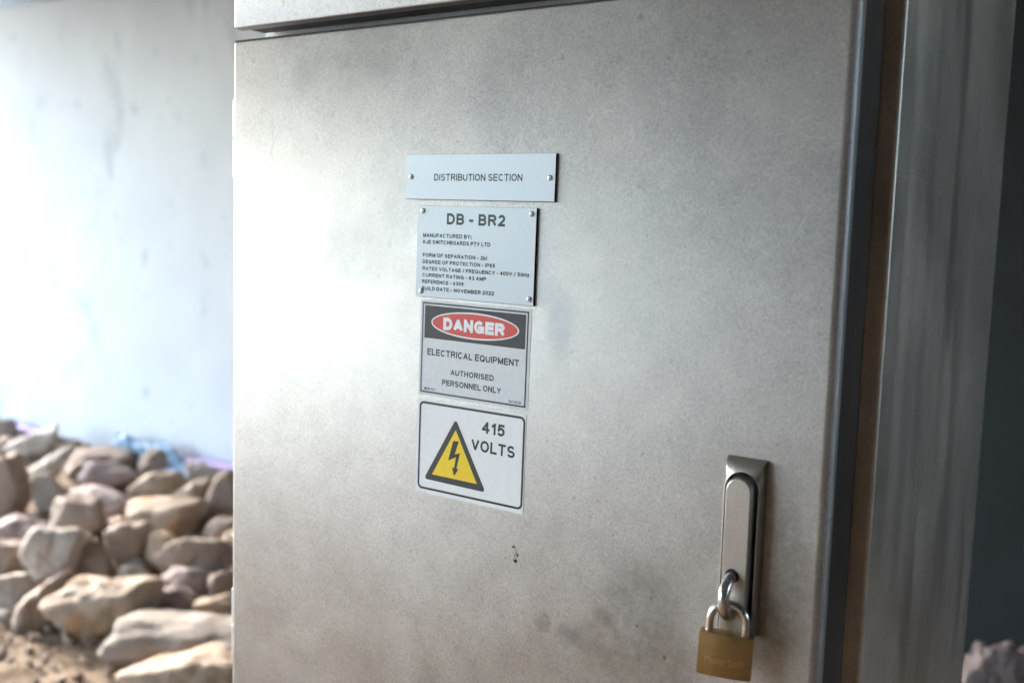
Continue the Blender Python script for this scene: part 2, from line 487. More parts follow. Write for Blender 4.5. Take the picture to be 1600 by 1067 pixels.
M_grey = plain("vinyl_grey", (0.68, 0.725, 0.77), 0.42, vary=0.05, vscale=200)
M_rivet = steel("rivet_steel", (0.6, 0.6, 0.6), 0.28, grain=0.2)
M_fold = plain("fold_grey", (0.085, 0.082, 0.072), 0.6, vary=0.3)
M_rail = steel("rail_steel", (0.62, 0.61, 0.59), 0.5, metal=0.25)
M_dark = plain("dark_hole", (0.008, 0.008, 0.008), 0.8)

def brass():
    t = NT("brass")
    nz = t.noise(700, 3, 0.7)
    sc = t.noise(300, 3, 0.6, stretch=(0.12, 0.12, 1.6))
    n2 = t.noise(60, 3)
    c = t.ramp(n2, [(0.3, (0.31, 0.19, 0.078)), (0.7, (0.43, 0.275, 0.12))])
    t.set(**{'Base Color': c, 'Metallic': 0.9, 'Roughness': t.math('ADD', 0.36, t.math('MULTIPLY', t.math('ADD', nz, sc), 0.16))})
    t.bump(t.math('ADD', nz, sc), 0.12, 0.0004)
    return t.m
M_brass = brass()
M_brassd = plain("brass_engraving", (0.56, 0.39, 0.20), 0.35, 0.9)

def wall_paint():
    t = NT("white_wall_paint")
    b = t.ramp(t.noise(1.2, 5, 0.6), [(0.3, (0.435, 0.45, 0.46)), (0.7, (0.50, 0.515, 0.52))])
    # patches where the paint has thinned, drawn out downwards
    pt = t.noise(3.4, 5, 0.62, stretch=(1.0, 1.0, 0.45), dist=0.3)
    fac = t.rng(pt, 0.555, 0.67, 0.0, 0.48)
    pt2 = t.noise(9.0, 4, 0.6, stretch=(1.0, 1.0, 0.5))
    fac2 = t.rng(pt2, 0.60, 0.72, 0.0, 0.6)
    c = t.mix(fac, b, (0.24, 0.28, 0.30))
    c = t.mix(fac2, c, (0.20, 0.25, 0.28))
    t.set(**{'Base Color': c, 'Roughness': 0.75})
    h = t.math('ADD', t.math('MULTIPLY', t.noise(5, 5, 0.55), 0.7), t.math('MULTIPLY', t.noise(40, 4, 0.6), 0.1))
    t.bump(h, 0.5, 0.02)
    return t.m
M_wall = wall_paint()
M_pier = plain("dark_pier_stand_in", (0.007, 0.0115, 0.0125), 0.85, vary=0.4, vscale=3)  # darkness right of the cabinet put into a near-black colour
M_conc = plain("grey_concrete", (0.20, 0.20, 0.19), 0.9, vary=0.25, vscale=2, bump=0.2, bscale=30)
M_bank = plain("sky_block_bank", (0.30, 0.22, 0.15), 0.95, vary=0.4, vscale=3)
M_hill = plain("horizon_block_scrub", (0.09, 0.095, 0.06), 0.95, vary=0.4, vscale=0.4)
M_lilac = plain("lilac_pipe", (0.29, 0.19, 0.42), 0.55, vary=0.1, vscale=8)
M_blue = plain("blue_sheet", (0.20, 0.29, 0.39), 0.65, vary=0.25, vscale=18)

def soil():
    t = NT("brown_soil")
    n1 = t.noise(14, 6, 0.65); n2 = t.noise(90, 4, 0.7)
    c = t.ramp(t.math('ADD', t.math('MULTIPLY', n1, 0.6), t.math('MULTIPLY', n2, 0.4)),
               [(0.30, (0.075, 0.047, 0.027)), (0.52, (0.19, 0.125, 0.075)), (0.72, (0.32, 0.235, 0.15))])
    # unseen ground beyond the bridge, made pale so bounced light is less warm
    sx = t.n("ShaderNodeSeparateXYZ"); t.link(t.pos, sx.inputs[0])
    pale_bounce = t.math('ADD', t.rng(sx.outputs[0], -6.3, -5.6, 1.0, 0.0), t.rng(sx.outputs[1], -6.6, -5.8, 1.0, 0.0), clamp=True)
    c = t.mix(pale_bounce, c, t.mix(n2, (0.24, 0.235, 0.225), (0.34, 0.335, 0.32)))
    t.set(**{'Base Color': c, 'Roughness': 0.95})
    t.bump(t.math('ADD', n1, t.math('MULTIPLY', n2, 0.5)), 0.9, 0.03)
    return t.m
M_soil = soil()

def stone(name, a, b, c3=None, spot=None):
    t = NT(name)
    tc = t.n("ShaderNodeTexCoord").outputs['Object']
    n1 = t.noise(6, 5, 0.62, vec=t.pos); n2 = t.noise(70, 4, 0.7, vec=t.pos); n3 = t.noise(9, 3, 0.6, vec=tc)
    c = t.ramp(t.math('ADD', t.math('MULTIPLY', n1, 0.7), t.math('MULTIPLY', n2, 0.3)), [(0.34, a), (0.66, b)])
    if c3: c = t.mix(t.rng(n3, 0.5, 0.66, 0.0, 0.85), c, c3)
    c = t.mix(t.rng(n2, 0.60, 0.72, 0.0, 0.35), c, tuple(v * 0.45 for v in a))
    t.set(**{'Base Color': c, 'Roughness': 0.85})
    t.bump(t.math('ADD', n1, t.math('MULTIPLY', n2, 0.5)), 0.75, 0.024)
    return t.m
STONE = {
 'tan': stone("tan_sandstone", (0.26, 0.18, 0.12), (0.42, 0.32, 0.23), (0.40, 0.225, 0.095)),
 'grey': stone("grey_stone", (0.205, 0.16, 0.125), (0.335, 0.28, 0.23)),
 'pale': stone("pale_stone", (0.29, 0.235, 0.19), (0.44, 0.375, 0.32), (0.30, 0.215, 0.155)),
 'brown': stone("brown_stone", (0.18, 0.125, 0.092), (0.31, 0.235, 0.18), (0.27, 0.18, 0.12)),
 'mauve': stone("mauve_stone", (0.22, 0.165, 0.145), (0.37, 0.29, 0.265), (0.31, 0.22, 0.17)),
 'pink': stone("shaded_pink_stone", (0.085, 0.062, 0.058), (0.30, 0.23, 0.215), (0.05, 0.042, 0.040)),  # colour dimmed for shade, dark blotches stand for shadowed hollows
}

# ------------------------------------------------------------------ ground, walls, deck
def gz(x, y):
    b = min(max((y - 1.0) / 1.45, 0), 1) * 0.17
    return b

rnd = random.Random(5)
def axis(lo, hi, a, b, step):
    v = list(np.arange(a, b + 1e-6, step))
    d, x = step * 2, a
    left = []
    while x > lo:
        x -= d; d *= 1.7; left.append(max(x, lo))
    d, x = step * 2, b
    right = []
    while x < hi:
        x += d; d *= 1.7; right.append(min(x, hi))
    return left[::-1] + v + right
xs = axis(-400, 400, -6.0, 1.2, 0.03)
ys = axis(-400, 400, -1.0, 2.7, 0.03)
from mathutils import noise as mnoise
bm = bmesh.new()
grid = []
for y in ys:
    row = []
    for x in xs:
        z = gz(x, y)
        if -7 < x < 2 and -1.5 < y < 3:
            z += 0.022 * mnoise.noise((x * 4, y * 4, 0)) + 0.012 * mnoise.noise((x * 13, y * 13, 3)) + 0.008 * mnoise.noise((x * 31, y * 31, 7))
        row.append(bm.verts.new((x, y, z - 0.01)))
    grid.append(row)
for a, b in zip(grid, grid[1:]):
    for k in range(len(a) - 1):
        bm.faces.new((a[k], a[k + 1], b[k + 1], b[k]))
g = obj("ground", bm, M_soil, smooth=True)
tag(g, "brown stony soil sloping up to the white wall", None, None, 'structure')

WY = 2.45                       # face of the abutment wall
wl = obj("abutment_wall", box((-6.1, WY, -0.3), (-0.85, WY + 0.9, 2.462)), M_wall)
tag(wl, "white painted concrete wall with blue grey patches behind the rocks", "wall")
pr = obj("stand_in_pier", box((-0.848, WY - 0.06, -0.3), (6.5, WY + 0.9, 2.462), 0.02), M_pier)  # added block standing in for the dark area behind the cabinet
tag(pr, "added near-black pier standing in for the dark area right of the cabinet", "pier")
bw = obj("back_wall", box((-7.5, WY + 0.45, 2.4625), (6.5, WY + 0.9, 3.198)), M_conc)
tag(bw, "dark concrete recess above the ledge of the white wall", "wall")
dk = obj("bridge_deck", box((-5.9, -5.6, 3.2), (7.2, 6, 4.1)), M_conc)
tag(dk, "grey concrete bridge deck roofing the space over the cabinet", "bridge")
eb = obj("glare_block_beam", box((-6.25, -5.6, 2.62), (-5.9005, 2.2, 4.1), 0.02), M_conc)  # unseen beam, added to narrow the sky that glares on the door
tag(eb, "added grey concrete beam under the deck edge that cuts sky glare on the door", "beam")
rw = obj("light_block_side", box((6.6, -5.2, -0.3), (7.2, 0.9, 3.199)), M_conc)  # unseen wall, added to darken the right; its gap lights the side panel
tag(rw, "added grey concrete wall that blocks light from the right", "wall")
ow = obj("light_block_front", box((-2.7, -5.6, -0.3), (6.6, -5.21, 3.198)), M_conc)  # unseen wall, added to darken the right of the door
tag(ow, "added grey concrete wall behind the viewer that blocks light from the front", "wall")

# unseen ring of scrub ridges, added to dim the horizon glare on the door
bm = bmesh.new()
ra, rb, rc = [], [], []
for k in range(81):
    a = math.radians(k * 4.5)
    hh = 5.5 + 1.6 * mnoise.noise((k * 0.13, 0, 0)) + 0.7 * mnoise.noise((k * 0.5, 3, 0))
    for L_, rr, z in ((ra, 44, -0.3), (rb, 56, hh), (rc, 90, hh * 0.8)):
        L_.append(bm.verts.new((rr * math.cos(a), rr * math.sin(a), z)))
for A_, B_ in ((ra, rb), (rb, rc)):
    for k in range(80): bm.faces.new((A_[k], A_[k + 1], B_[k + 1], B_[k]))
hl = obj("horizon_block_hills", bm, M_hill, smooth=True)
tag(hl, "added ring of scrub ridges that dims the horizon glare on the door", None, None, 'structure')

# unseen bank, added so the open end gives warm light instead of blue sky
bm = bmesh.new()
gr_ = []
for iy in range(31):
    y = -6 + iy * 0.6
    row = []
    for ix in range(13):
        x = 8.2 + ix * 0.35
        z = -0.05 + 2.9 / (1 + math.exp(-(ix - 5) * 0.9)) + 0.25 * mnoise.noise((x * 0.9, y * 0.9, 2))
        row.append(bm.verts.new((x, y, max(z, -0.2))))
    gr_.append(row)
for a_, b_ in zip(gr_, gr_[1:]):
    for k in range(12): bm.faces.new((a_[k], a_[k + 1], b_[k + 1], b_[k]))
eb_ = obj("sky_block_bank", bm, M_bank, smooth=True)
tag(eb_, "added earth bank that hides blue sky from the cabinet side", None, None, 'structure')

# lilac pipe lying along the foot of the wall, bowing a little
rp = random.Random(2)
pts = []
for k in range(60):
    x = -5.7 + k * 0.09
    z = float(np.interp(x, (-7.5, -5.0, -4.75, -4.2, -3.75, -3.4, -2.9, 0), (0.12, 0.175, 0.165, 0.085, 0.11, 0.205, 0.225, 0.22)))
    pts.append((x, WY - 0.045 + 0.01 * math.sin(x * 2.1), z))
bm = add_tube(bmesh.new(), pts, 0.034, 18)
lp = obj("pipe", bm, M_lilac, smooth=True, auto=50)
tag(lp, "lilac plastic pipe along the foot of the white wall behind the rocks", "pipe")

# crumpled blue sheet
bm = bmesh.new()
N, Mv = 46, 16
front, back = [], []
for i in range(N):
    u = i / (N - 1)
    ca, cb = [], []
    for j in range(Mv):
        v = j / (Mv - 1)
        x = -3.93 + u * 0.60
        hgt = 0.105 + 0.022 * math.sin(u * 11 + 0.6) + 0.035 * math.sin(u * 3.1) - 0.055 * u * u
        z = 0.165 + hgt * v
        y = WY - 0.115 - 0.05 * (1 - v) + 0.035 * mnoise.noise((u * 9, v * 3, 1)) + 0.02 * mnoise.noise((u * 25, v * 9, 4))
        ca.append(bm.verts.new((x + 0.015 * mnoise.noise((u * 9, v * 5, 9)), y, z)))
        cb.append(bm.verts.new((x + 0.015 * mnoise.noise((u * 9, v * 5, 9)), y + 0.006, z)))
    front.append(ca); back.append(cb)
for L in (front, back):
    for a, b in zip(L, L[1:]):
        for j in range(Mv - 1): bm.faces.new((a[j], a[j + 1], b[j + 1], b[j]))
rim = [c[0] for c in front] + front[-1][1:] + [c[-1] for c in front[::-1]][1:] + front[0][::-1][1:-1]
rim2 = [c[0] for c in back] + back[-1][1:] + [c[-1] for c in back[::-1]][1:] + back[0][::-1][1:-1]
for k in range(len(rim)): bm.faces.new((rim[k], rim[(k + 1) % len(rim)], rim2[(k + 1) % len(rim)], rim2[k]))
bs = obj("plastic_sheet", bm, M_blue, smooth=True)
tag(bs, "crumpled blue plastic sheet against the wall behind the pointed rock", "plastic sheet")

# ------------------------------------------------------------------ rocks
ROCKS = [
 (-2.407, 1.237, 0.075, 0.363, 0.264, 0.204, 'tan', 'big tan boulder with orange stain lying on bare soil in front of the pile'),
 (-2.018, 1.272, 0.049, 0.425, 0.306, 0.154, 'grey', 'long grey brown rock lying flat by the cabinet edge, behind the cut off bottom rock'),
 (-1.803, 1.090, 0.037, 0.338, 0.245, 0.164, 'tan', 'pale topped rock cut off by the bottom of the photo beside the cabinet'),
 (-2.584, 1.163, 0.078, 0.232, 0.170, 0.196, 'brown', 'dark brown slab leaning against the left end of the big orange stained boulder'),
 (-2.882, 1.362, 0.116, 0.228, 0.168, 0.222, 'pale', 'white topped brown rock standing just above the leaning dark brown slab'),
 (-2.812, 1.150, 0.058, 0.199, 0.147, 0.144, 'pale', 'pale rock cut off at left edge, just above the bare soil'),
 (-3.094, 1.299, 0.081, 0.190, 0.140, 0.152, 'brown', 'brown rock with pale upper rim at left edge, left of the white topped rock'),
 (-3.371, 1.501, 0.086, 0.269, 0.198, 0.120, 'mauve', 'flat mauve grey slab at left edge under the largest dark brown boulder'),
 (-3.757, 1.653, 0.181, 0.285, 0.209, 0.291, 'brown', 'largest dark brown boulder at left edge, in the middle of the slope'),
 (-3.571, 1.764, 0.154, 0.164, 0.121, 0.183, 'grey', 'greenish grey rock wedged right of the largest dark brown boulder'),
 (-3.873, 1.957, 0.199, 0.163, 0.121, 0.229, 'pale', 'white slanting slab leaning above the greenish grey wedged rock'),
 (-4.353, 2.187, 0.195, 0.276, 0.204, 0.174, 'pale', 'chalky white rock high on the pile in front of the lilac pipe'),
 (-4.898, 2.291, 0.189, 0.175, 0.130, 0.121, 'grey', 'small grey rock at the top left corner of the pile against the wall'),
 (-4.584, 2.147, 0.162, 0.177, 0.131, 0.098, 'brown', 'small dark brown rock left of the chalky white rock near the wall'),
 (-3.851, 2.199, 0.172, 0.373, 0.273, 0.131, 'brown', 'long flat brown rock at the top of the pile left of the blue sheet'),
 (-3.596, 2.084, 0.170, 0.277, 0.204, 0.151, 'mauve', 'pinkish rock under the long flat brown rock'),
 (-3.290, 1.839, 0.134, 0.284, 0.209, 0.139, 'mauve', 'pale lilac grey rock in the middle of the pile under the pinkish rock'),
 (-3.162, 1.641, 0.138, 0.229, 0.169, 0.194, 'brown', 'round brown rock with pale top, above and left of the orange stained boulder'),
 (-3.101, 1.771, 0.106, 0.113, 0.120, 0.075, 'brown', 'small brown rock squeezed under the pale lilac grey rock'),
 (-3.541, 2.311, 0.197, 0.198, 0.146, 0.138, 'brown', 'pointed rock with white left face poking up in front of the blue sheet'),
 (-3.264, 2.098, 0.170, 0.224, 0.166, 0.140, 'tan', 'cream and tan rock directly under the pointed rock'),
 (-3.220, 2.311, 0.195, 0.162, 0.120, 0.130, 'pale', 'cream rock high on the pile before the purple pipe, by the cabinet'),
 (-2.974, 2.054, 0.180, 0.167, 0.124, 0.165, 'brown', 'brown rock tilted under the cream rock by the cabinet'),
 (-2.818, 2.111, 0.210, 0.187, 0.138, 0.220, 'brown', 'tall brown rock half hidden by the cabinet edge near the purple pipe'),
 (-2.625, 1.938, 0.136, 0.171, 0.127, 0.101, 'brown', 'low dark brown rock by the cabinet edge under the tall brown rock'),
 (-2.928, 1.875, 0.145, 0.307, 0.225, 0.161, 'tan', 'wide brown rock with pale left face in the middle of the pile'),
 (-2.721, 1.567, 0.134, 0.183, 0.135, 0.198, 'brown', 'round dark brown rock with pale shoulder just above the big orange stained boulder'),
 (-2.579, 1.615, 0.129, 0.135, 0.120, 0.170, 'tan', 'rock with pale left side tucked behind the large round rock'),
 (-2.447, 1.640, 0.128, 0.272, 0.200, 0.186, 'brown', 'large round brown rock with white left rim beside the cabinet'),
 (-2.344, 1.518, 0.093, 0.174, 0.128, 0.121, 'mauve', 'mauve brown rock in front of the large round rock'),
 (-2.265, 1.423, 0.074, 0.161, 0.120, 0.101, 'mauve', 'small mauve rock against the right end of the orange stained boulder'),
 (-2.219, 1.563, 0.093, 0.100, 0.120, 0.107, 'brown', 'small dark tan rock near the cabinet edge above the low flat stone'),
 (-2.120, 1.480, 0.069, 0.177, 0.130, 0.079, 'tan', 'low flat stone by the cabinet edge just above the long grey brown rock'),
 (-2.607, 1.517, 0.077, 0.152, 0.120, 0.081, 'grey', 'dark grey flat rock showing behind the top of the orange stained boulder'),
 (-2.782, 1.448, 0.098, 0.173, 0.128, 0.148, 'brown', 'reddish brown rock between the white topped rock and the round dark brown rock'),
 (-2.459, 1.842, 0.129, 0.115, 0.120, 0.111, 'tan', 'peach coloured rock just showing past the cabinet edge'),
 (-2.723, 1.087, 0.012, 0.084, 0.120, 0.049, 'pale', 'small whitish stone on the soil at left edge'),
 (0.151, 2.191, 0.201, 0.259, 0.189, 0.228, 'pink', 'rough pinkish boulder right of the cabinet below the dark wall'),
]

TILT = {3: (0.25, 0.12, 38), 10: (0.26, 0.10, 48), 22: (0.20, 0.125, 32), 11: (0.29, 0.14, 22), 19: (0.19, 0.15, -12), 1: (0.45, 0.15, -3)}
_ico = bmesh.new()
bmesh.ops.create_icosphere(_ico, subdivisions=5, radius=1.0)
ICO_V = np.array([v.co[:] for v in _ico.verts]); ICO_F = [[v.index for v in f.verts] for f in _ico.faces]
_ico.free()
YAW = math.radians(34.4)
def rock_verts(seed, rough=0.05, power=9, log=False):
    r = np.random.RandomState(seed)
    n = r.normal(size=(15, 3)); n /= np.linalg.norm(n, axis=1)[:, None]
    n = np.vstack([n, [[0, 0, 1], [0, 0, -1], [0, -1, 0.25]]])
    h = r.uniform(0.62, 1.0, len(n))
    if log:                                   # a long drum with blunt ends
        k = np.arange(9) * 2 * math.pi / 9
        n = np.vstack([[[-1, 0.1, 0.12], [1, 0, 0]], np.c_[np.zeros(9) + 0.03, np.cos(k), np.sin(k)]])
        n /= np.linalg.norm(n, axis=1)[:, None]
        h = np.r_[0.80, 0.9, r.uniform(0.76, 0.86, 9)]
    q = np.maximum(ICO_V @ n.T, 0) / h
    rad = 1 / (q ** power).sum(1) ** (1 / power)
    off = r.uniform(0, 50, 3)
    nz = np.array([mnoise.fractal(Vector(v * 1.6 + off), 1.0, 2.0, 5) for v in ICO_V])
    v = ICO_V * (rad * (1 + rough * 1.6 * nz))[:, None]
    lo, hi = v.min(0), v.max(0)
    return (v - (lo + hi) / 2) / (hi - lo)
for i, (x, y, z, sx, sy, sz, tint, lab) in enumerate(ROCKS):
    tl = 0
    if i in TILT: sx, sz, tl = TILT[i]
    pink = tint == 'pink'
    v = rock_verts(100 + i, 0.22 if pink else 0.09, 7 if pink or i == 1 else 11, i == 1) * np.array([sx * 1.06, sy, sz * 1.06])
    a = math.radians(-tl)
    R1 = np.array([[math.cos(a), 0, math.sin(a)], [0, 1, 0], [-math.sin(a), 0, math.cos(a)]])
    R2 = np.array([[math.cos(YAW), -math.sin(YAW), 0], [math.sin(YAW), math.cos(YAW), 0], [0, 0, 1]])
    v = v @ R1.T @ R2.T
    low = v[:, 2].min()
    me = bpy.data.meshes.new("rock")
    v[:, 2] -= low
    me.from_pydata([tuple(p) for p in v], [], ICO_F)
    for p in me.polygons: p.use_smooth = True
    me.materials.append(STONE[tint])
    o = bpy.data.objects.new("rock", me)
    COL.objects.link(o)
    o.location = (x, y, z + low)
    tag(o, lab, "rock", "rocks piled on the slope under the white wall" if not pink else None)

# small stones and clods lying between the rocks and over the bare soil
rs = random.Random(11)
bm = bmesh.new()
_b = bmesh.new(); bmesh.ops.create_icosphere(_b, subdivisions=1, radius=1.0)
PV = [v.co.copy() for v in _b.verts]; PF = [[v.index for v in f.verts] for f in _b.faces]; _b.free()
for k in range(2600):
    if k < 1500: x, y = rs.uniform(-3.2, -1.3), rs.uniform(0.35, 1.4); s = rs.choice((0.006, 0.008, 0.01, 0.016))
    else: x, y = rs.uniform(-5.4, 0.9), rs.uniform(1.1, 2.4); s = rs.uniform(0.012, 0.04)
    zz = gz(x, y)
    rot = Matrix.Rotation(rs.uniform(0, 6.28), 3, 'Z') @ Matrix.Rotation(rs.uniform(0, 6.28), 3, 'X')
    sc = Vector((rs.uniform(0.7, 1.3), rs.uniform(0.6, 1.1), rs.uniform(0.45, 0.8))) * s
    vs = []
    for p in PV:
        q = rot @ (Vector((p.x * sc.x, p.y * sc.y, p.z * sc.z)) * rs.uniform(0.85, 1.15))
        vs.append(bm.verts.new((x + q.x, y + q.y, zz + q.z + 0.002)))
    for f in PF: bm.faces.new([vs[t] for t in f])
gv = obj("gravel", bm, STONE['brown'])
tag(gv, "loose gravel and soil clods between the rocks", None, None, 'stuff')

# ------------------------------------------------------------------ electrical cabinet
cab = empty("electrical_cabinet", (0, 0.29, 0))
tag(cab, "tall brushed stainless steel electrical cabinet with a locked door", "cabinet")
DZ0, DZ1 = 0.69, ZP + 0.1423
vert = lambda x0: (lambda mid, d: abs(d.z) > 0.9 and abs(mid.x - x0) < 1e-3)
def sheet_door(z0, z1, name, mat):
    bm = bmesh.new()
    # pressed sheet: flat face, generous bend on the closing edge, tight bends elsewhere
    prof = []
    r = 0.008
    prof += [(-0.3285, 0.0125), (-0.3285, 0.005)]
    for k in range(1, 6):
        a = math.radians(180 + 90 * k / 5); prof.append((-0.3235 + 0.005 * math.cos(a), 0.005 + 0.005 * math.sin(a)))
    for k in range(0, 9):
        a = math.radians(270 + 90 * k / 8); prof.append((0.3233 + r * math.cos(a), r + r * math.sin(a)))
    prof += [(0.3313, 0.0125)]
    e = 0.0018
    def lp(z, ins):
        return [(x * (1 - ins / 0.33), y + ins * (1 if y < 0.012 else 0), z) for x, y in prof]
    loft(bm, [lp(z0, e), lp(z0 + e * 0.35, e * 0.4), lp(z0 + e, 0), lp(z1 - e, 0), lp(z1 - e * 0.35, e * 0.4), lp(z1, e)])
    return obj(name, bm, mat, cab, smooth=True, auto=35)
door = sheet_door(DZ0, DZ1, "door", M_door)
udoor = sheet_door(ZP + 0.1560, 2.12, "upper_panel", M_steel)
# the upper unit's lower fold, seen from below
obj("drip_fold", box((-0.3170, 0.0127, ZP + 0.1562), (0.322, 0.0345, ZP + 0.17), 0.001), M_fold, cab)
ldoor = sheet_door(0.16, DZ0 - 0.0135, "lower_panel", M_steel)
# rebated collar the doors close on, then the body behind it
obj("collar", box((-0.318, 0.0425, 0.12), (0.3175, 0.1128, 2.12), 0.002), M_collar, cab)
obj("front_rail", box((-0.3225, 0.0400, DZ1 - 0.02), (0.3172, 0.0424, ZP + 0.18)), M_rail, cab)
obj("seal", box((-0.3100, 0.0126, 0.18), (0.3150, 0.0399, DZ1 - 0.012)), M_gap, cab)
bd = obj("body", box((-0.3315, 0.1130, 0.10), (0.3335, 0.5762, 2.12), 0.0045, 4), M_side, cab, smooth=True, auto=35)
obj("edge_seal", box((-0.3260, 0.0014, DZ1 + 0.0001), (0.330, 0.0122, DZ1 + 0.0016)), M_gap, cab)
obj("plinth", box((-0.30, 0.05, -0.02), (0.30, 0.55, 0.0995)), M_black, cab)
rf = obj("roof", box((-0.345, -0.012, 2.1205), (0.345, 0.59, 2.15), 0.004), M_steel, cab)
for xq in (-0.106, 0.012):
    bm = bmesh.new()
    add_tube(bm, [(xq, 0.0398, ZP + 0.1500), (xq, 0.0370, ZP + 0.1500)], 0.0032, 12)
    obj("screw", bm, M_cast, cab, smooth=True, auto=40)
def hinge(zc):
    bm = bmesh.new()
    prev = None
    for a, b in ((-0.0415, -0.0005), (0.0005, 0.0415)):
        add_tube(bm, [(-0.3275, 0.008, zc + a), (-0.3275, 0.008, zc + a + 0.0008), (-0.3275, 0.008, zc + b - 0.0008), (-0.3275, 0.008, zc + b)], [0.0055, 0.0062, 0.0062, 0.0055], 16)
    return obj("hinge", bm, M_steel, cab, smooth=True, auto=40)
hinge(ZP + 0.0420); hinge(ZP - 0.4965)

# swing handle: a dished case with a lever lying in it and a staple for the padlock
def case_loop(hw, z0, zt, ra, cz, p, cx=0.2676, n=16):
    """arched channel outline: bottom right, up, over the arch, down to bottom left"""
    out = [(cx + hw, z0), (cx + hw, (z0 + cz) / 2), (cx + hw, cz)]
    for k in range(1, n):
        a = math.pi * k / n
        out.append((cx + hw * math.cos(a), cz + (zt - cz) * math.sin(a)))
    out += [(cx - hw, cz), (cx - hw, (z0 + cz) / 2), (cx - hw, z0)]
    return [P(x, z, -p) for x, z in out]
def case_rect(hw, z0, z1, cz, p, cx=0.2676, n=16):
    out = [(cx + hw, z0), (cx + hw, (z0 + cz) / 2), (cx + hw, cz)]
    for k in range(1, n):
        a = math.pi * k / n
        c, s = math.cos(a), math.sin(a)
        t = min(hw / max(abs(c), 1e-6), (z1 - cz) / max(s, 1e-6))
        # keep exact corners
        x, z = t * c, t * s
        out.append((cx + x, cz + z))
    # snap the nearest sample to each corner
    for sx in (1, -1):
        j = min(range(3, len(out)), key=lambda i: (out[i][0] - cx - sx * hw) ** 2 + (out[i][1] - z1) ** 2)
        out[j] = (cx + sx * hw, z1)
    out += [(cx - hw, cz), (cx - hw, (z0 + cz) / 2), (cx - hw, z0)]
    return [P(x, z, -p) for x, z in out]
CZ = -0.2390
bm = loft(bmesh.new(), [
    case_rect(0.0160, -0.3535, -0.2152, CZ, 0.0),
    case_rect(0.0160, -0.3535, -0.2155, CZ, 0.0025),
    case_rect(0.0150, -0.3530, -0.2185, CZ, 0.0080),
    case_loop(0.0143, -0.3525, -0.2236, 0.0143, CZ, 0.0118),
    case_loop(0.0137, -0.3525, -0.2243, 0.0137, CZ, 0.0120),
    case_loop(0.0134, -0.3525, -0.2248, 0.0134, CZ, 0.0112),
    case_loop(0.0134, -0.3525, -0.2248, 0.0134, CZ, 0.0020)])
hd = obj("lock_handle", bm, M_cast, cab, smooth=True, auto=38)
# lever
def lever_loop(hw, z0, zt, p, cx=0.2668): return case_loop(hw, z0, zt, hw, -0.2400, p, cx)
bm = loft(bmesh.new(), [
    lever_loop(0.0122, -0.3520, -0.2268, 0.0025),
    lever_loop(0.0122, -0.3520, -0.2268, 0.0095),
    lever_loop(0.0102, -0.3512, -0.2292, 0.0156),
    lever_loop(0.0094, -0.3506, -0.2300, 0.0162)])
lv = obj("lever", bm, M_lever, hd, smooth=True, auto=28)
# eye hole and staple
bm = bmesh.new()
add_tube(bm, [P(0.2655, -0.3055, -0.0160), P(0.2655, -0.3055, -0.01635)], 0.0056, 24)
obj("hole", bm, M_dark, hd)
bm = bmesh.new()
pts, SR = [], 0.0152
for k in range(-3, 26):
    a = math.pi * k / 22
    a = min(max(a, 0), math.pi)
    pts.append(P(0.2655, -0.3215 + SR * math.cos(a) , -0.0155 - SR * 1.06 * math.sin(a)))
pp = [P(0.2655, -0.3215 + SR, -0.006)] + pts[3:26] + [P(0.2655, -0.3215 - SR, -0.006)]
add_tube(bm, pp, 0.0044, 20)
obj("staple", bm, M_chrome, hd, smooth=True, auto=50)

# ------------------------------------------------------------------ padlock
pad = empty("padlock", (0, 0, 0))
tag(pad, "brass padlock with steel shackle hanging from the swing handle", "padlock")
PW, PH, PT = 0.0205, 0.0340, 0.0066
def pad_loop(z, ins):
    out = []
    n = 12
    hw, ht = PW - ins, PT - ins
    for k in range(n + 1):                         # bulging front
        u = -1 + 2 * k / n
        out.append((hw * u, -ht * (0.70 + 0.30 * math.cos(u * math.pi / 2)), z))
    for k in range(n + 1):
        u = 1 - 2 * k / n
        out.append((hw * u, ht * (0.70 + 0.30 * math.cos(u * math.pi / 2)), z))
    return out
bm = loft(bmesh.new(), [pad_loop(-PH, 0.0008), pad_loop(-PH + 0.0003, 0.0003), pad_loop(-PH + 0.0009, 0), pad_loop(-0.0009, 0), pad_loop(-0.0003, 0.0003), pad_loop(0, 0.0008)])
pb = obj("lock_body", bm, M_brass, pad, smooth=True, auto=32)
bm = bmesh.new()
pts = [(0.0137, 0, -0.004), (0.0137, 0, 0.004), (0.0137, 0, 0.0085)]
for k in range(1, 24):
    a = math.pi * k / 24
    pts.append((0.0137 * math.cos(a), 0, 0.0085 + 0.0142 * math.sin(a)))
pts += [(-0.0137, 0, 0.0085), (-0.0137, 0, 0.004), (-0.0137, 0, -0.004)]
add_tube(bm, pts, 0.0031, 18)
obj("shackle", bm, M_chrome, pad, smooth=True, auto=50)
# engraved name on the body, following its bulge
bm = bmesh.new()
script_letters(bm, "Master Lock", (-0.0150, -0.0235), (0.0150, -0.0235), (-0.0150, -0.0180), 0, 0.0)
for v in bm.verts:
    u = v.co.x / PW
    v.co.z -= ZP
    v.co.y = -PT * (0.70 + 0.30 * math.cos(u * math.pi / 2)) - 0.00012
obj("lettering", bm, M_brassd, pad)
pad.location = (0.2680, -0.0262, ZP - 0.3472)
pad.rotation_euler = (0, math.radians(1.5), math.radians(17))

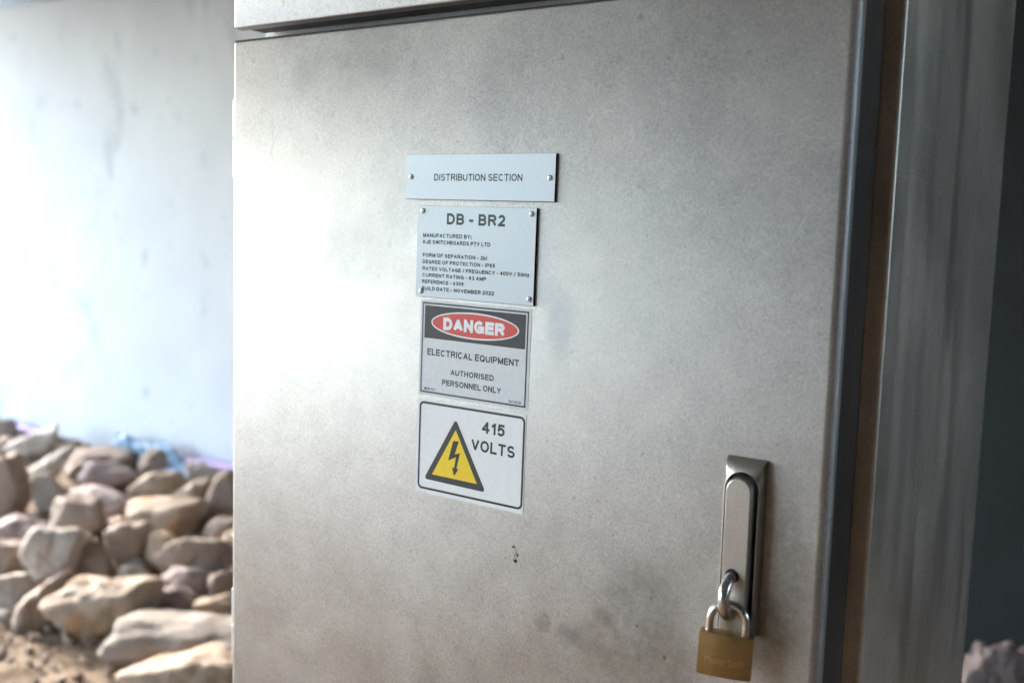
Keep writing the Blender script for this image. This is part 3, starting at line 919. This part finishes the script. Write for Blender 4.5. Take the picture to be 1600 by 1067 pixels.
# ------------------------------------------------------------------ plates and stickers
def rivet(parent, x, z, y):
    bm = bmesh.new()
    prof = [(0.0026, 0.0), (0.0025, 0.0006), (0.0021, 0.0011), (0.0014, 0.0014), (0.0010, 0.0014), (0.0009, 0.0007)]
    n = 20
    loops = [[P(x + r * math.cos(2 * math.pi * k / n), z + r * math.sin(2 * math.pi * k / n), y - h) for k in range(n)] for r, h in prof]
    loft(bm, loops)
    rv = obj("rivet", bm, M_rivet, parent, smooth=True, auto=50)
    bm = bmesh.new()
    poly_xz(bm, ellipse(x, z, 0.00095, 0.00095, 16), y - 0.0009)
    obj("rivet_hole", bm, M_dark, rv)

def rot_rect(cx, cz, wd, h, ang): return rrect(cx - wd / 2, cz - h / 2, cx + wd / 2, cz + h / 2, 0.0002, 1, ang)
def prism(pts, y0, y1):
    return loft(bmesh.new(), [[P(x, z, y0) for x, z in pts], [P(x, z, y1) for x, z in pts]])
def plate(name, label, cx, cz, wd, h, deg, t=0.0024):
    a = math.radians(deg)
    e = empty(name, P(cx, cz - h / 2, 0))
    tag(e, label, "name plate", "engraved plates riveted to the cabinet door")
    core = rot_rect(cx, cz, wd, h, a)
    obj("core", prism(core, -0.0001, -t), M_black, e)
    obj("face", prism(rot_rect(cx, cz, wd - 0.0004, h - 0.0004, a), -t - 0.00005, -t - 0.0003), M_plate, e)
    return e, -t - 0.0003
e, yy = plate("engraved_plate", "long thin grey plate engraved DISTRIBUTION SECTION, topmost on the cabinet door", 0.0, 0.0, 0.1662, 0.0411, -0.43)
bm = bmesh.new()
letters(bm, "DISTRIBUTION SECTION", (-0.04865, -0.00313), (0.04937, -0.00365), (-0.04884, 0.00312), yy - 0.0001, 0.165, 0.15)
obj("lettering", bm, M_ink, e)
rivet(e, -0.0762, 0.0005, yy); rivet(e, 0.0778, -0.0009, yy)

e, yy = plate("engraved_plate", "squarish grey rating plate engraved DB - BR2 in large letters on the cabinet door", -0.0013, -0.0685, 0.1328, 0.0845, -0.36)
bm = bmesh.new()
letters(bm, "DB - BR2", (-0.03262, -0.04277), (0.03244, -0.04329), (-0.03294, -0.03256), yy - 0.0001, 0.225, 0.19)
obj("heading", bm, M_bigink, e)
bm = bmesh.new()
for s, l, r, t in (
    ("MANUFACTURED BY:", (-0.06025, -0.05501), (-0.00398, -0.05530), (-0.06036, -0.05123)),
    ("KJE SWITCHBOARDS PTY LTD", (-0.06008, -0.06107), (0.01702, -0.06148), (-0.06018, -0.05737)),
    ("FORM OF SEPARATION - 2bi", (-0.0601, -0.07322), (0.01408, -0.07366), (-0.0602, -0.06965)),
    ("DEGREE OF PROTECTION - IP65", (-0.06017, -0.07941), (0.02294, -0.0799), (-0.06026, -0.0759)),
    ("RATED VOLTAGE / FREQUENCY - 400V / 50Hz", (-0.06011, -0.08569), (0.05986, -0.08638), (-0.06021, -0.08215)),
    ("CURRENT RATING - 63 AMP", (-0.06006, -0.09179), (0.01361, -0.0922), (-0.06015, -0.0883)),
    ("REFERENCE - 4309", (-0.06038, -0.09783), (-0.01168, -0.0981), (-0.06048, -0.09430)),
    ("BUILD DATE - NOVEMBER 2022", (-0.06056, -0.10414), (0.02272, -0.10462), (-0.06066, -0.1006))):
    letters(bm, s, l, r, t, yy - 0.0001, 0.225, 0.19)
obj("lettering", bm, M_ink, e)
for x, z in ((-0.0610, -0.0308), (0.0605, -0.0317), (-0.0612, -0.1052), (0.0606, -0.1056)): rivet(e, x, z, yy)

# DANGER sticker
A = math.radians(-0.55)
e = empty("warning_sticker", P(-0.001, -0.2025, 0))
tag(e, "grey DANGER sticker with red oval on black, below the rivet plates", "sticker", "warning stickers on the cabinet door")
Y0 = -0.00025
obj("backing", prism(rrect(-0.0635, -0.2036, 0.0615, -0.1136, 0.0006, 2, A), -0.00005, Y0), M_grey, e)
bm = bmesh.new()
ring_xz(bm, rrect(-0.06125, -0.20135, 0.05905, -0.11605, 0.0004, 2, A), rrect(-0.0598, -0.1999, 0.0576, -0.1175, 0.0004, 2, A), Y0 - 0.00008)
obj("border", bm, M_prdark, e)
bm = bmesh.new()
poly_xz(bm, rrect(-0.0580, -0.1496, 0.0564, -0.1189, 0.0002, 1, A), Y0 - 0.00008)
obj("black_panel", bm, M_prblack, e)
bm = bmesh.new()
poly_xz(bm, ellipse(-0.0002, -0.1341, 0.0498, 0.0122, 72, A), Y0 - 0.00016)
ov = obj("oval", bm, M_white, e)
bm = bmesh.new()
poly_xz(bm, ellipse(-0.0002, -0.1341, 0.0483, 0.0108, 72, A), Y0 - 0.00024)
obj("red_field", bm, M_red, ov)
bm = bmesh.new()
letters(bm, "DANGER", (-0.03562, -0.13995), (0.03399, -0.14070), (-0.03521, -0.12835), Y0 - 0.00032, 0.30, 0.12)
obj("lettering", bm, M_white, ov)
bm = bmesh.new()
letters(bm, "ELECTRICAL EQUIPMENT", (-0.05413, -0.16491), (0.05035, -0.16607), (-0.05409, -0.15873), Y0 - 0.00008, 0.205, 0.16)
letters(bm, "AUTHORISED", (-0.02592, -0.18137), (0.0234, -0.18180), (-0.02588, -0.17609), Y0 - 0.00008, 0.205, 0.16)
letters(bm, "PERSONNEL ONLY", (-0.03556, -0.19184), (0.03179, -0.19250), (-0.03552, -0.18633), Y0 - 0.00008, 0.205, 0.16)
letters(bm, "BRADY", (-0.0535, -0.1981), (-0.0432, -0.1982), (-0.0535, -0.1960), Y0 - 0.00008, 0.2)
letters(bm, "841808", (0.04066, -0.1993), (0.05373, -0.1994), (0.04066, -0.19690), Y0 - 0.00008, 0.16)
poly_xz(bm, rrect(-0.0566, -0.1981, -0.0543, -0.1959, 0.0002, 1), Y0 - 0.00008)
obj("small_print", bm, M_prdark, e)

# 415 VOLTS sticker
e = empty("warning_sticker", P(-0.0027, -0.2978, 0))
tag(e, "white 415 VOLTS sticker with yellow lightning triangle, lowest on the cabinet door", "sticker", "warning stickers on the cabinet door")
A = math.radians(-0.35)
obj("backing", prism(rrect(-0.0652, -0.2979, 0.0598, -0.2077, 0.0006, 2, A), -0.00005, Y0), M_white, e)
bm = bmesh.new()
ring_xz(bm, rrect(-0.0623, -0.2942, 0.0590, -0.2098, 0.0052, 8, A), rrect(-0.0602, -0.2921, 0.0569, -0.2119, 0.0034, 8, A), Y0 - 0.00008)
obj("border", bm, M_prdark, e)
bm = bmesh.new()
poly_xz(bm, rounded_poly([(-0.01825, -0.2217), (0.0180, -0.2852), (-0.0548, -0.2838)][::-1], 0.0022), Y0 - 0.00008)
tr = obj("warning_triangle", bm, M_prblack, e)
bm = bmesh.new()
poly_xz(bm, [(-0.01798, -0.2320), (-0.0450, -0.27817), (0.0080, -0.27890)], Y0 - 0.00016)
obj("yellow_field", bm, M_yellow, tr)
bm = bmesh.new()
bolt = [(-0.02061, -0.24266), (-0.01406, -0.24238), (-0.01846, -0.25531), (-0.01225, -0.25299), (-0.01601, -0.26850), (-0.01360, -0.26830),
        (-0.01873, -0.27604), (-0.0211, -0.26780), (-0.0187, -0.26830), (-0.01691, -0.25746), (-0.02606, -0.26209)]
f = poly_xz(bm, bolt, Y0 - 0.00024)
f.normal_update()
bmesh.ops.triangulate(bm, faces=[f])
obj("lightning_bolt", bm, M_prdark, tr)
bm = bmesh.new()
letters(bm, "415", (0.0119, -0.23067), (0.03721, -0.23107), (0.01192, -0.21990), Y0 - 0.00008, 0.205, 0.16)
letters(bm, "VOLTS", (0.0004, -0.24812), (0.04884, -0.24893), (0.0004, -0.23740), Y0 - 0.00008, 0.205, 0.16)
obj("lettering", bm, M_prdark, e)
